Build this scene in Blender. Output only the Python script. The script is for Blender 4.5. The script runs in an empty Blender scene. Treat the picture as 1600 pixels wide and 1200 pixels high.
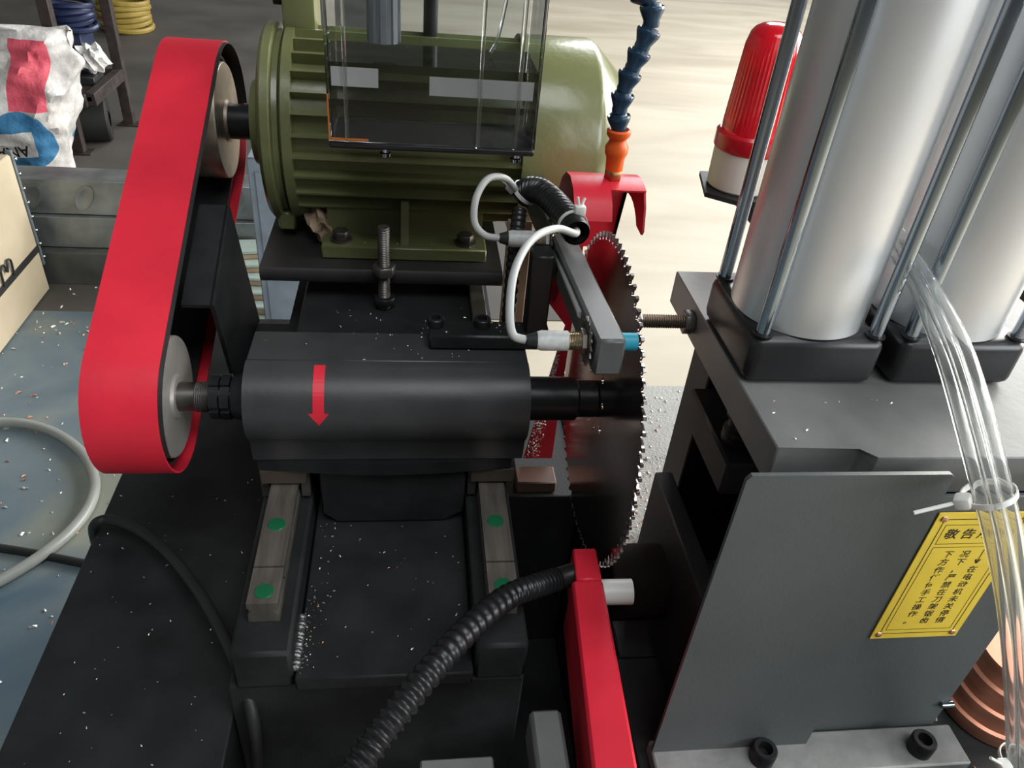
import bpy, bmesh, math, random
from mathutils import Vector, Matrix, noise
random.seed(7)
sc = bpy.context.scene
COL = sc.collection

# ------------------------------------------------------------------ camera
PITCH, YAW, ROLL, FPX = math.radians(35.626), math.radians(9.196), math.radians(5.805), 1220.0
CAM = Vector((0, 0, 1.5))
fw = Vector((math.sin(YAW)*math.cos(PITCH), math.cos(YAW)*math.cos(PITCH), -math.sin(PITCH)))
rt0 = Vector((math.cos(YAW), -math.sin(YAW), 0)); up0 = rt0.cross(fw)
rt = rt0*math.cos(ROLL) + up0*math.sin(ROLL); up = up0*math.cos(ROLL) - rt0*math.sin(ROLL)
cd = bpy.data.cameras.new('camera'); cam = bpy.data.objects.new('camera', cd); COL.objects.link(cam)
cd.sensor_width = 36; cd.lens = FPX/1600*36; cd.clip_start = .02; cd.clip_end = 200
m3 = Matrix((rt, up, -fw)).transposed(); cam.matrix_world = Matrix.Translation(CAM) @ m3.to_4x4()
sc.camera = cam

def at(px, py, x=None, y=None, z=None):
    """measured point of the photograph on a plane x=, y= or z="""
    d = fw*FPX + rt*(px-800) - up*(py-600)
    i, v = (0, x) if x is not None else ((1, y) if y is not None else (2, z))
    return CAM + d*((v-CAM[i])/d[i])

# ------------------------------------------------------------------ world, lights, exposure
w = bpy.data.worlds.new('world'); sc.world = w; w.use_nodes = True
w.node_tree.nodes['Background'].inputs[0].default_value = (.92, .96, 1, 1)
w.node_tree.nodes['Background'].inputs[1].default_value = .085
def area(name, loc, target, sx, sy, power, color):
    l = bpy.data.lights.new(name, 'AREA'); l.shape = 'RECTANGLE'; l.size = sx; l.size_y = sy
    l.energy = power; l.color = color
    o = bpy.data.objects.new(name, l); COL.objects.link(o); o.location = loc
    o.rotation_euler = (Vector(target)-Vector(loc)).to_track_quat('-Z', 'Y').to_euler()
    return o
area('door_daylight', (6.0, 3.2, 2.7), (1.6, 3.2, .2), 6.5, 4.2, 1050, (1, .97, .91))
area('rear_window_daylight', (5.8, 11.0, 6.4), (.5, .8, 1.0), 5.2, 3.6, 950, (.96, .98, 1))
area('front_right_fill', (4.6, -2.6, 2.9), (.4, .6, 1.0), 3.0, 2.2, 210, (.93, .97, 1))  # added fill for panel, cylinders and sign; no real window
area('skylight_daylight', (.8, -1.4, 5.4), (0, 1.0, .8), 3.0, 2.4, 140, (.95, .98, 1))
sc.view_settings.view_transform = 'Standard'; sc.view_settings.look = 'None'
sc.view_settings.gamma = 1; sc.view_settings.use_curve_mapping = False
sc.view_settings.exposure = 0.0

# ------------------------------------------------------------------ materials
MATS = {}
def mat(name, col, rough=.5, metal=0, var=.12, scale=18, bump=0, bscale=120, spec=.5, trans=0, ior=1.45, alpha=1, coat=0, col2=None, stretch=None):
    if name in MATS: return MATS[name]
    m = bpy.data.materials.new(name); m.use_nodes = True; nt = m.node_tree; N = nt.nodes; L = nt.links
    b = N['Principled BSDF']
    b.inputs['Roughness'].default_value = rough; b.inputs['Metallic'].default_value = metal
    b.inputs['Specular IOR Level'].default_value = spec; b.inputs['IOR'].default_value = ior
    b.inputs['Transmission Weight'].default_value = trans; b.inputs['Alpha'].default_value = alpha
    b.inputs['Coat Weight'].default_value = coat; b.inputs['Coat Roughness'].default_value = .12
    tc = N.new('ShaderNodeTexCoord'); src = tc.outputs['Object']
    if stretch:
        mp = N.new('ShaderNodeMapping'); mp.inputs['Scale'].default_value = stretch; L.new(src, mp.inputs[0]); src = mp.outputs[0]
    nz = N.new('ShaderNodeTexNoise'); nz.inputs['Scale'].default_value = scale; nz.inputs['Detail'].default_value = 5
    L.new(src, nz.inputs['Vector'])
    cr = N.new('ShaderNodeValToRGB'); c = Vector(col)
    lo = c*(1-var); hi = Vector(col2) if col2 else c*(1+var)
    cr.color_ramp.elements[0].position = .32; cr.color_ramp.elements[1].position = .68
    cr.color_ramp.elements[0].color = (*lo, 1); cr.color_ramp.elements[1].color = (*hi, 1)
    L.new(nz.outputs['Fac'], cr.inputs[0]); L.new(cr.outputs[0], b.inputs['Base Color'])
    if trans == 0:
        mr = N.new('ShaderNodeMapRange'); mr.inputs[3].default_value = max(.03, rough-.07); mr.inputs[4].default_value = min(1, rough+.09)
        L.new(nz.outputs['Fac'], mr.inputs[0]); L.new(mr.outputs[0], b.inputs['Roughness'])
    if bump:
        n2 = N.new('ShaderNodeTexNoise'); n2.inputs['Scale'].default_value = bscale; n2.inputs['Detail'].default_value = 3
        L.new(src, n2.inputs['Vector']); bp = N.new('ShaderNodeBump'); bp.inputs['Strength'].default_value = bump; bp.inputs['Distance'].default_value = .002
        L.new(n2.outputs['Fac'], bp.inputs['Height']); L.new(bp.outputs[0], b.inputs['Normal'])
    MATS[name] = m; return m
BLACK = mat('black_paint', (.020, .021, .0215), .50, var=.25, bump=.15, bscale=300, spec=.28)
BLACK2 = mat('black_gloss_paint', (.017, .018, .019), .34, var=.25, bump=.1, bscale=200, spec=.35)
DGREY = mat('dark_grey_paint', (.085, .096, .096), .45, var=.08, scale=6, bump=.1, bscale=300)
MGREY = mat('lit_flange_grey', (.22, .225, .22), .5, var=.2, scale=25, bump=.3, bscale=200)
BEDGREY = mat('light_grey_bed_paint', (.30, .30, .28), .5, var=.1, bump=.5, bscale=260)
STEEL = mat('bare_steel', (.42, .40, .37), .38, 1, var=.2, scale=30)
STEELD = mat('dark_steel', (.16, .15, .14), .42, .8, var=.3, scale=40)
RAIL = mat('rail_steel', (.20, .18, .155), .42, .6, var=.25, scale=14, stretch=(8, 1, 1))
CHROME = mat('chrome_rod', (.42, .48, .54), .13, 1, var=.03)
ALU = mat('anodised_aluminium', (.86, .87, .88), .36, .72, var=.03, scale=4)
RED = mat('red_paint', (.68, .022, .044), .38, var=.12, scale=9, bump=.08)
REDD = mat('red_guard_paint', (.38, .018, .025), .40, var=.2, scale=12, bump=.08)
GREEN = mat('olive_green_paint', (.165, .178, .075), .30, var=.12, scale=10, bump=.25, bscale=90, coat=.3)
GREENP = mat('green_plug', (.01, .13, .05), .35)
BLADEM = mat('blade_steel', (.48, .40, .39), .15, 1, var=.1, scale=6)
CARB = mat('carbide_tip', (.34, .31, .29), .4, 1)
BLUE = mat('blue_plastic', (.012, .042, .085), .26, var=.1, coat=.3)
ORANGE = mat('orange_plastic', (.82, .12, .015), .35, var=.05)
BRASS = mat('brass', (.45, .22, .10), .35, 1)
CONDUIT = mat('black_conduit', (.014, .014, .015), .33, var=.1)
CABLE = mat('grey_cable', (.42, .43, .42), .45, var=.05)
RUBBER = mat('black_rubber', (.018, .019, .019), .5, var=.2)
WHITEP = mat('white_nylon', (.78, .78, .74), .4, var=.04)
CYAN = mat('cyan_plastic', (.02, .30, .42), .4, var=.05)
CREAM = mat('cream_plastic', (.62, .58, .52), .42, var=.03)
YEL = mat('yellow_sign', (.82, .60, .06), .38, var=.06, scale=20)
INK = mat('black_ink', (.012, .010, .008), .5)
COPPER = mat('copper', (.62, .28, .18), .40, .55, var=.2, scale=12, stretch=(1, 1, 6))
GALV = mat('galvanised_steel', (.27, .29, .29), .38, .7, var=.3, scale=10)
GALVD = mat('dirty_channel_steel', (.10, .105, .10), .45, .4, var=.35, scale=8)
CREAMBOX = mat('cream_crate_paint', (.47, .40, .28), .6, var=.1, scale=6)
BROWN = mat('brown_rusty_steel', (.028, .021, .018), .6, var=.4, scale=20)
BINB = mat('blue_bin_plastic', (.012, .04, .10), .45)
HOSEB = mat('dark_blue_hose', (.008, .015, .05), .4)
HOSEY = mat('yellow_hose', (.26, .19, .04), .45)
PADG = mat('pale_green_pad', (.42, .52, .48), .55, var=.05)
PADB = mat('brown_pad_edge', (.42, .30, .20), .7)
BOARD = mat('brown_board', (.40, .29, .20), .7, var=.2, scale=12)
CABG = mat('blue_grey_cabinet', (.20, .24, .28), .5)
PAPER = mat('white_film', (.55, .55, .53), .5, var=.12)
REFLW = mat('pale_reflection', (.30, .31, .31), .45, var=.06)
PINKH = mat('red_hose_rubber', (.6, .06, .05), .45)
REDLENS = mat('red_lens', (.75, .008, .02), .15, var=.05, trans=.25, coat=.5)
CLEAR = mat('clear_plastic', (.97, .99, 1), .02, var=0, trans=1, ior=1.42)
SMOKE = mat('clear_tank_plastic', (.80, .84, .86), .02, var=0, trans=1, ior=1.25)
TUBEM = mat('clear_tube_plastic', (.96, .97, .96), .06, var=0, trans=.92, ior=1.30)
HOSEC = mat('milky_hose', (.42, .44, .42), .3, var=.06, trans=.45)
OIL = mat('lubricant_grey_filter', (.33, .34, .36), .4, var=.06)

# ------------------------------------------------------------------ mesh helpers
ORG = {}
def props(o, label=None, cat=None, group=None, kind=None):
    if label: o['label'] = label
    if cat: o['category'] = cat
    if group: o['group'] = group
    if kind: o['kind'] = kind
    return o
def thing(name, label, cat, loc=(0, 0, 0), group=None):
    o = bpy.data.objects.new(name, None); COL.objects.link(o); o.location = loc; o.empty_display_size = .05
    ORG[o] = Vector(loc); return props(o, label, cat, group)
def struct(name, label=None):
    o = bpy.data.objects.new(name, None); COL.objects.link(o); ORG[o] = Vector((0, 0, 0)); o['kind'] = 'structure'
    if label: o['label'] = label
    return o
class MB:
    def __init__(s): s.b = bmesh.new()
    def box(s, x0, x1, y0, y1, z0, z1, bev=.0015, mtx=None, seg=1):
        r = bmesh.ops.create_cube(s.b, size=1)['verts']
        for v in r: v.co = Vector(((x0+x1)/2+v.co.x*(x1-x0), (y0+y1)/2+v.co.y*(y1-y0), (z0+z1)/2+v.co.z*(z1-z0)))
        if bev:
            es = list({e for v in r for e in v.link_edges})
            q = bmesh.ops.bevel(s.b, geom=es, offset=bev, segments=seg, affect='EDGES', profile=.5)
            r = list({v for f in q['faces'] for v in f.verts} | {v for v in r if v.is_valid})
        if mtx:
            for v in r: v.co = mtx @ v.co
        return s
    def cyl(s, p0, p1, r, n=24, r2=None, cap=True):
        p0, p1 = Vector(p0), Vector(p1); d = p1-p0
        q = bmesh.ops.create_cone(s.b, cap_ends=cap, segments=n, radius1=r, radius2=r if r2 is None else r2, depth=d.length)['verts']
        M = Matrix.Translation((p0+p1)/2) @ d.to_track_quat('Z', 'Y').to_matrix().to_4x4()
        for v in q: v.co = M @ v.co
        return s
    def lathe(s, prof, org, axis, n=32, flute=None):
        """prof: (t along axis, radius)"""
        M = Matrix.Translation(Vector(org)) @ Vector(axis).to_track_quat('Z', 'Y').to_matrix().to_4x4(); rings = []
        for t, r in prof:
            if r < 1e-6: rings.append([s.b.verts.new(M @ Vector((0, 0, t)))]); continue
            rings.append([s.b.verts.new(M @ Vector((r*math.cos(2*math.pi*k/n), r*math.sin(2*math.pi*k/n), t))) for k in range(n)])
        for a, b in zip(rings, rings[1:]):
            for k in range(n):
                k2 = (k+1) % n
                if len(a) == 1 and len(b) == 1: continue
                if len(a) == 1: s.b.faces.new((a[0], b[k], b[k2]))
                elif len(b) == 1: s.b.faces.new((a[k], b[0], a[k2]))
                else: s.b.faces.new((a[k], a[k2], b[k2], b[k]))
        return s
    def prism(s, pts, a0, a1, axis='x', bev=0):
        """polygon extruded along an axis; pts are the two other coordinates in order (yz, xz, xy)"""
        def P(p, a): return Vector((a, p[0], p[1])) if axis == 'x' else (Vector((p[0], a, p[1])) if axis == 'y' else Vector((p[0], p[1], a)))
        A = [s.b.verts.new(P(p, a0)) for p in pts]; B = [s.b.verts.new(P(p, a1)) for p in pts]; n = len(pts)
        fs = [s.b.faces.new(A), s.b.faces.new(B[::-1])]
        for k in range(n): fs.append(s.b.faces.new((A[k], B[k], B[(k+1) % n], A[(k+1) % n])))
        if bev: bmesh.ops.bevel(s.b, geom=list({e for f in fs for e in f.edges}), offset=bev, segments=1, affect='EDGES')
        return s
    def strip(s, pts, a0, a1, th, closed=False):
        """sheet bent along pts (y,z), from x=a0 to a1, thickness th inwards (to the right of travel)"""
        n = len(pts); inn = []
        for k in range(n):
            p = Vector(pts[k]); q0 = Vector(pts[(k-1) % n] if (closed or k) else pts[k]); q1 = Vector(pts[(k+1) % n] if (closed or k < n-1) else pts[k])
            t = (q1-q0).normalized(); inn.append(p+Vector((t.y, -t.x))*th)
        V = [[s.b.verts.new((a, p[0], p[1])) for p in ring] for a in (a0, a1) for ring in (pts, inn)]
        oa, ia, ob, ib = V
        for k in range(n if closed else n-1):
            j = (k+1) % n
            for f in ((oa[k], ob[k], ob[j], oa[j]), (ia[k], ia[j], ib[j], ib[k]), (oa[k], oa[j], ia[j], ia[k]), (ob[k], ib[k], ib[j], ob[j])): s.b.faces.new(f)
        if not closed:
            for k in (0, n-1): s.b.faces.new((oa[k], ia[k], ib[k], ob[k]))
        return s
    def tube(s, pts, r, n=12, rf=None, flip=False, cap=True):
        P = [Vector(p) for p in pts]; rings = []; ref = Vector((0.3, 0.2, 1)).normalized(); prev = None
        for k, p in enumerate(P):
            t = (P[min(k+1, len(P)-1)]-P[max(k-1, 0)]).normalized()
            if prev is None: u = t.cross(ref); u = u.normalized() if u.length > 1e-4 else t.orthogonal().normalized()
            else: u = (prev-t*prev.dot(t)).normalized()
            prev = u; v = t.cross(u); rr = rf(k) if rf else r
            rings.append([s.b.verts.new(p+(u*math.cos(2*math.pi*i/n)+v*math.sin(2*math.pi*i/n))*rr) for i in range(n)])
        for a, b in zip(rings, rings[1:]):
            for i in range(n):
                q = (a[i], a[(i+1) % n], b[(i+1) % n], b[i]); s.b.faces.new(q[::-1] if flip else q)
        if cap: s.b.faces.new(rings[0][::-1]); s.b.faces.new(rings[-1])
        return s
    def sphere(s, c, r, sx=1, sy=1, sz=1, u=20, v=12):
        q = bmesh.ops.create_uvsphere(s.b, u_segments=u, v_segments=v, radius=r)['verts']
        for x in q: x.co = Vector(c)+Vector((x.co.x*sx, x.co.y*sy, x.co.z*sz))
        return s
    def mesh(s, name, org=Vector((0, 0, 0)), smooth=True, recalc=True):
        if recalc: bmesh.ops.recalc_face_normals(s.b, faces=s.b.faces)
        if org.length: bmesh.ops.translate(s.b, vec=-org, verts=s.b.verts)
        me = bpy.data.meshes.new(name); s.b.to_mesh(me); s.b.free()
        if smooth:
            for p in me.polygons: p.use_smooth = True
            me.set_sharp_from_angle(angle=math.radians(38))
        return me
    def build(s, name, m, parent=None, smooth=True, recalc=True, label=None, kind=None):
        org = ORG.get(parent, Vector((0, 0, 0))) if parent else Vector((0, 0, 0))
        me = s.mesh(name, org, smooth, recalc); me.materials.append(m)
        o = bpy.data.objects.new(name, me); COL.objects.link(o); ORG[o] = org
        if parent: o.parent = parent
        return props(o, label, kind=kind)
def inst(name, me, parent, loc=(0, 0, 0), rot=(0, 0, 0)):
    """a copy of a piece sharing mesh data; loc in world coordinates"""
    o = bpy.data.objects.new(name, me); COL.objects.link(o)
    o.location = Vector(loc)-(ORG[parent] if parent else Vector((0, 0, 0))); o.rotation_euler = rot
    if parent: o.parent = parent
    ORG[o] = Vector(loc); return o
def meshof(mb, name, m):
    me = mb.mesh(name); me.materials.append(m); return me
def spline(pts, n=10):
    P = [Vector(p) for p in pts]; P = [P[0]*2-P[1]]+P+[P[-1]*2-P[-2]]; out = []
    for i in range(1, len(P)-2):
        a, b, c, d = P[i-1:i+3]
        for k in range(n):
            t = k/n; out.append(.5*((2*b)+(c-a)*t+(2*a-5*b+4*c-d)*t*t+(3*b-a-3*c+d)*t**3))
    out.append(P[-2]); return out
def arc(cy, cz, r, a0, a1, n):
    """angles in degrees from +y towards +z"""
    return [(cy+r*math.cos(math.radians(a0+(a1-a0)*k/n)), cz+r*math.sin(math.radians(a0+(a1-a0)*k/n))) for k in range(n+1)]
def hexpts(c, r, a=0): return [(c[0]+r*math.cos(math.radians(a+60*k)), c[1]+r*math.sin(math.radians(a+60*k))) for k in range(6)]
def hexbolt_z(name, p, r, h, parent, m=STEELD):
    b = MB().prism(hexpts(p, r), p[2], p[2]+h, 'z', bev=r*.08).build(name, m, parent)
    MB().cyl((p[0], p[1], p[2]-.002), (p[0], p[1], p[2]+.0005), r*1.25, 24).build('washer', STEELD, b); return b
def capscrew_z(name, p, r, h, parent, m=BLACK2):
    prof = [(0, 0), (0, r), (h*.9, r), (h, r*.9), (h, r*.58), (h*.35, r*.55), (h*.35, 0)]
    return MB().lathe(prof, p, (0, 0, 1), 20).build(name, m, parent)
def threadprof(r, L, pitch, depth):
    pr = [(0, 0)]; t = 0
    while t < L-pitch: pr += [(t, r-depth), (t+pitch*.5, r)]; t += pitch
    pr += [(L, r-depth), (L, 0)]; return pr
def text_bm(body, size, shear=0, bold=0):
    c = bpy.data.curves.new('txt', 'FONT'); c.body = body; c.size = size; c.align_x = 'CENTER'; c.align_y = 'CENTER'; c.shear = shear; c.offset = bold
    c.resolution_u = 3
    o = bpy.data.objects.new('txt', c); COL.objects.link(o); bpy.context.view_layer.update()
    me = bpy.data.meshes.new_from_object(o.evaluated_get(bpy.context.evaluated_depsgraph_get()))
    bpy.data.objects.remove(o); bpy.data.curves.remove(c); return me
def chips(name, label, surfs, parent=None, seed=1, cols=('s', 'c'), wt=.2):
    """tiny metal flakes lying on given rectangles: (x0,x1,y0,y1,z,n,size)"""
    rnd = random.Random(seed); b = bmesh.new()
    for x0, x1, y0, y1, z, n, sz in surfs:
        for _ in range(n):
            x, y = rnd.uniform(x0, x1), rnd.uniform(y0, y1); s = sz*rnd.uniform(.4, 1.2); a = rnd.uniform(0, 6.28)
            M = Matrix.Translation((x, y, z+.0004)) @ Matrix.Rotation(a, 4, 'Z') @ Matrix.Rotation(rnd.uniform(-.5, .5), 4, 'X')
            L, W, H = s*rnd.uniform(.7, 1.6), s*.5, s*.25
            vs = [b.verts.new(M @ Vector(p)) for p in ((-L/2, -W/2, 0), (L/2, -W/2, 0), (L/2, W/2, 0), (-L/2, W/2, H), (0, 0, H*2))]
            mi = 1 if rnd.random() < wt else 0
            for f in ((0, 1, 4), (1, 2, 4), (2, 3, 4), (3, 0, 4), (3, 2, 1, 0)):
                b.faces.new([vs[i] for i in f]).material_index = mi
    me = bpy.data.meshes.new(name); b.to_mesh(me); b.free()
    me.materials.append(mat('silver_chip', (.75, .74, .70), .35, .5)); me.materials.append(mat('copper_chip', (.75, .36, .20), .35, .5))
    o = bpy.data.objects.new(name, me); COL.objects.link(o); o['kind'] = 'stuff'
    if parent: o.parent = parent; o.location = -ORG[parent]
    else: props(o, label, 'metal chips')
    return o

# ================================================================== SETTING
def floor_material():
    m = bpy.data.materials.new('workshop_concrete'); m.use_nodes = True; nt = m.node_tree; N = nt.nodes; L = nt.links; b = N['Principled BSDF']
    tc = N.new('ShaderNodeTexCoord')
    n1 = N.new('ShaderNodeTexNoise'); n1.inputs['Scale'].default_value = 1.4; n1.inputs['Detail'].default_value = 8; n1.inputs['Distortion'].default_value = .8
    mp = N.new('ShaderNodeMapping'); mp.inputs['Scale'].default_value = (.5, 1.6, 1); L.new(tc.outputs['Object'], mp.inputs[0]); L.new(mp.outputs[0], n1.inputs[0])
    cr = N.new('ShaderNodeValToRGB'); cr.color_ramp.elements[0].position = .3; cr.color_ramp.elements[1].position = .62
    cr.color_ramp.elements[0].color = (.31, .27, .20, 1); cr.color_ramp.elements[1].color = (.43, .385, .30, 1)
    L.new(n1.outputs[0], cr.inputs[0])
    L.new(cr.outputs[0], b.inputs['Base Color']); b.inputs['Roughness'].default_value = .55
    return m
floor = MB().box(-14, 14, -8, 20, -.2, 0, 0).build('floor', floor_material()); props(floor, 'cream concrete workshop floor', kind='structure')
props(MB().box(-14, 14, 19.8, 20, 0, 8, 0).build('wall_back', mat('hall_wall_paint', (.45, .46, .44), .7, var=.05, scale=1)), 'pale grey back wall of the hall', kind='structure')
props(MB().box(-14, -13.8, -8, 19.8, 0, 8, 0).build('wall_left', MATS['hall_wall_paint']), 'pale grey left wall of the hall', kind='structure')
def paint_material():
    m = bpy.data.materials.new('worn_blue_floor_paint'); m.use_nodes = True; nt = m.node_tree; N = nt.nodes; L = nt.links; b = N['Principled BSDF']
    tc = N.new('ShaderNodeTexCoord'); n1 = N.new('ShaderNodeTexNoise'); n1.inputs['Scale'].default_value = 2.2; n1.inputs['Detail'].default_value = 7; n1.inputs['Distortion'].default_value = .5
    L.new(tc.outputs['Object'], n1.inputs[0]); cr = N.new('ShaderNodeValToRGB')
    e = cr.color_ramp.elements; e[0].position = .36; e[0].color = (.065, .11, .155, 1); e[1].position = .64; e[1].color = (.235, .25, .21, 1)
    k = e.new(.5); k.color = (.13, .175, .20, 1)
    L.new(n1.outputs[0], cr.inputs[0]); L.new(cr.outputs[0], b.inputs['Base Color']); b.inputs['Roughness'].default_value = .42; return m
props(MB().box(-6, -.30, -2, 2.47, 0, .004, 0).build('floor_paint', paint_material()), 'worn blue painted floor area', kind='structure')
props(MB().prism([(-9, 2.47), (.7, 2.47), (.7, 4.0), (.1, 5.2), (-.8, 12), (-9, 12)], 0, .004, 'z').build('floor_shade_slab', mat('shaded_concrete', (.070, .065, .058), .6, var=.3, scale=1.5)), 'concrete floor area coloured dark for shade', kind='structure')  # dark sheet over the floor; shade painted in as its colour

# ================================================================== MACHINE BASE
AY, AZ = .741, .941                                   # spindle axis
base = thing('machine_base', 'black steel machine base with left deck and open chip pit', 'machine base', (.1, .7, 0))
MB().box(-.418, -.19, .12, 1.34, .004, .68, .002).build('left_deck', BLACK, base)
MB().box(-.188, .2495, .12, .50, .004, .33, 0).build('pit_floor', BLACK, base)
MB().box(-.188, .128, .502, 1.30, .004, .735, .002).build('slide_body', BLACK, base)
MB().box(.2585, .95, .56, 1.125, .004, .68, .002).build('rear_bed', BLACK, base)
MB().box(.13, .258, .842, 1.125, .004, .68, .002).build('shade_recess_end', BLACK, base)
MB().box(.13, .258, .5605, .8415, .004, .33, 0).build('shade_recess_floor', BLACK, base)  # made-up recess in the bed, sunk to keep this area dark
MB().box(.25, .95, .12, .558, .004, .68, .002).build('front_bed', BLACK, base)
MB().box(-.117, .070, .495, 1.2, .737, .757, .002).build('chip_tray', BLACK, base)
for x0, x1 in ((-.180, -.119), (.072, .128)):
    MB().box(x0, x1, .500, 1.25, .737, .795, .004).build('rail_base_bar', BLACK, base)
wb = MB()
for k in range(15):
    y = .508+k*.0045; wb.sphere((-.1180+.0006*math.sin(k*1.7), y, .7605+.001*math.sin(k*2.3)), .0062, 1, .70, .75, 12, 8)
wb.build('weld_bead', mat('weld_metal', (.22, .22, .21), .3, .8, var=.3, scale=200, bump=.6, bscale=400), base)
MB().box(.262, .66, .63, 1.115, .682, .690, .002).build('bed_plate', BEDGREY, base)

for i, (xc, lab) in enumerate(((-.150, 'left linear guide rail with two green plugs'), (.1025, 'right linear guide rail beside the saw blade'))):
    r = thing('linear_rail', lab, 'rail', (xc, .54, .795), 'linear guide rails')
    def railprof(xc): return [(xc-.016, .796), (xc-.016, .806), (xc-.011, .812), (xc-.016, .818), (xc-.016, .825), (xc+.016, .825), (xc+.016, .818), (xc+.011, .812), (xc+.016, .806), (xc+.016, .796)]
    MB().prism(railprof(xc), .540, .588, 'y').build('rail_segment', RAIL, r)
    MB().prism(railprof(xc), .5905, 1.2, 'y').build('rail_segment', RAIL, r)
    for yy in (.556, .652, .75, .85):
        MB().lathe([(0, 0), (0, .0100), (.0008, .0095), (.0012, .004), (.0012, 0)], (xc, yy, .8251), (0, 0, 1), 20).build('plug', GREENP, r)

# ================================================================== CARRIAGE
car = thing('saw_carriage', 'black sliding carriage under the spindle housing', 'carriage', (-.02, .75, .80))
lip = [(-.178, .716), (-.12, .709), (-.06, .705), (-.03, .704), (.03, .706), (.09, .711), (.125, .716), (.125, 1.2), (-.178, 1.2)]
MB().prism(lip, .852, .870, 'z').build('carriage_plate', BLACK2, car)
for xc in (-.150, .1025):
    for y0 in (.722, .98):
        u = [(xc-.029, .802), (xc-.029, .851), (xc+.029, .851), (xc+.029, .802), (xc+.019, .802), (xc+.019, .829), (xc-.019, .829), (xc-.019, .802)]
        MB().prism(u, y0, y0+.085, 'y').build('slider', STEELD, car)
        MB().box(xc-.027, xc+.027, y0-.007, y0-.001, .829, .850, .001).build('slider_wiper', mat('tan_wiper', (.06, .047, .034), .6), car)
MB().prism([(-.108, .775), (-.09, .759), (.045, .759), (.07, .775), (.07, .851), (-.108, .851)], .718, .92, 'y', bev=.002).build('feed_block', BLACK, car)
MB().box(-.15, .108, .806, 1.2, .8705, .930, .002).build('rear_block', BLACK, car)
MB().box(.085, .106, .83, 1.18, .9305, .944, .0015).build('side_strip', mat('olive_dark_strip', (.06, .055, .042), .5), car)
MB().lathe([(0, 0), (0, .007), (.0008, .007), (.0008, 0)], (.072, .905, .9302), (0, 0, 1), 20).build('bolt_hole', INK, car)
capscrew_z('cap_screw', (-.098, .826, .930), .011, .012, car)
MB().box(-.14, .10, 1.19, 1.26, .8705, .959, .002).build('motor_support', BLACK, car)

# ================================================================== SPINDLE
sp = thing('spindle_housing', 'black cylindrical spindle housing with a red arrow', 'spindle', (-.02, .76, .870))
prof = [(.7418, .871), (.7418, AZ+.0505)] + arc(AY, AZ, .0505, 90, 228, 22) + [(.712, .871)]
MB().prism(prof, -.181, .137, 'x').build('sleeve', mat('spindle_black', (.042, .043, .045), .38, var=.15, bump=.06, bscale=200), sp)
MB().box(-.181, .137, .7432, .803, .871, .9915, .0012).build('rear_cap', MATS['spindle_black'], sp)
# arrow sticker wrapped on the sleeve
ab = MB(); R = .0509
def cyp(x, a): return Vector((x, AY-R*math.sin(math.radians(a)), AZ+R*math.cos(math.radians(a))))
def grid(rows):
    vs = [[ab.b.verts.new(cyp(x, a)) for x in (x0, x1)] for a, x0, x1 in rows]
    for p, q in zip(vs, vs[1:]): ab.b.faces.new((p[0], p[1], q[1], q[0]))
XA = -.0995
grid([(8+k*5.5, XA-.0062, XA+.0062) for k in range(13)])
grid([(74+k*2.9, XA-.0115*(1-k/6), XA+.0115*(1-k/6)+1e-5) for k in range(7)])
ab.build('arrow_sticker', RED, sp, smooth=False)
MB().cyl((-.262, AY, AZ), (-.181, AY, AZ), .0168, 28).build('shaft', mat('turned_steel', (.20, .19, .18), .3, 1, var=.2, scale=20), sp)
MB().lathe(threadprof(.0178, .020, .0022, .0012), (-.240, AY, AZ), (1, 0, 0), 28).build('shaft_thread', STEELD, sp)
def slotnut(x0, x1, r):
    b = MB(); pts = []
    for k in range(6):
        a = 60*k+8
        for da, rr in ((0, r), (22, r), (44, r), (46, r*.86), (58, r*.86)): pts.append((AY+rr*math.cos(math.radians(a+da)), AZ+rr*math.sin(math.radians(a+da))))
    b.prism(pts, x0, x1, 'x'); return b
slotnut(-.2225, -.2125, .0255).build('lock_nut', BLACK2, sp); slotnut(-.2105, -.2005, .0262).build('lock_nut', BLACK2, sp)
MB().cyl((-.199, AY, AZ), (-.1815, AY, AZ), .0245, 28, .030).build('collar', BLACK2, sp)
MB().lathe([(0, 0), (0, .0255), (.004, .0265), (.060, .0265), (.063, .0225), (.0850, .0225), (.0854, 0)], (.1375, AY, AZ), (1, 0, 0), 36).build('arbor', BLACK2, sp)
pl = MB().lathe([(0, 0), (0, .060), (.001, .0695), (.064, .0695), (.0655, .0685), (.0655, .026), (.069, .024), (.069, 0)], (-.3275, AY, AZ), (1, 0, 0), 56).build('pulley', mat('pulley_grey', (.36, .34, .31), .45, .4, var=.15, scale=14), sp, label='bare steel lower belt pulley')

# ================================================================== SAW BLADE
BX, BR, NT = .225, .2, 80
bl = thing('circular_saw_disc', 'large toothed circular saw blade on the arbor', 'saw blade', (BX, AY, AZ))
cu = bpy.data.curves.new('b', 'CURVE'); cu.dimensions = '2D'; cu.fill_mode = 'BOTH'; cu.extrude = .0013
def sp2(pts):
    s_ = cu.splines.new('POLY'); s_.points.add(len(pts)-1); s_.use_cyclic_u = True
    for q, p in zip(s_.points, pts): q.co = (p[0], p[1], 0, 1)
out = []
for k in range(NT):
    # curve plane: (y, z); front of the blade (towards -y) moves down, so teeth point that way round
    for f, r in ((.02, .1990), (.07, .1925), (.18, .1880), (.34, .1885), (.50, .1925), (.74, .1968), (.97, .1992)):
        a = 2*math.pi*(k+f)/NT; out.append((r*math.cos(a), r*math.sin(a)))
sp2(out)
def circ(cy, cz, r, n): return [(cy+r*math.cos(2*math.pi*i/n), cz+r*math.sin(2*math.pi*i/n)) for i in range(n)]
sp2(circ(0, 0, .0180, 36))
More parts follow.
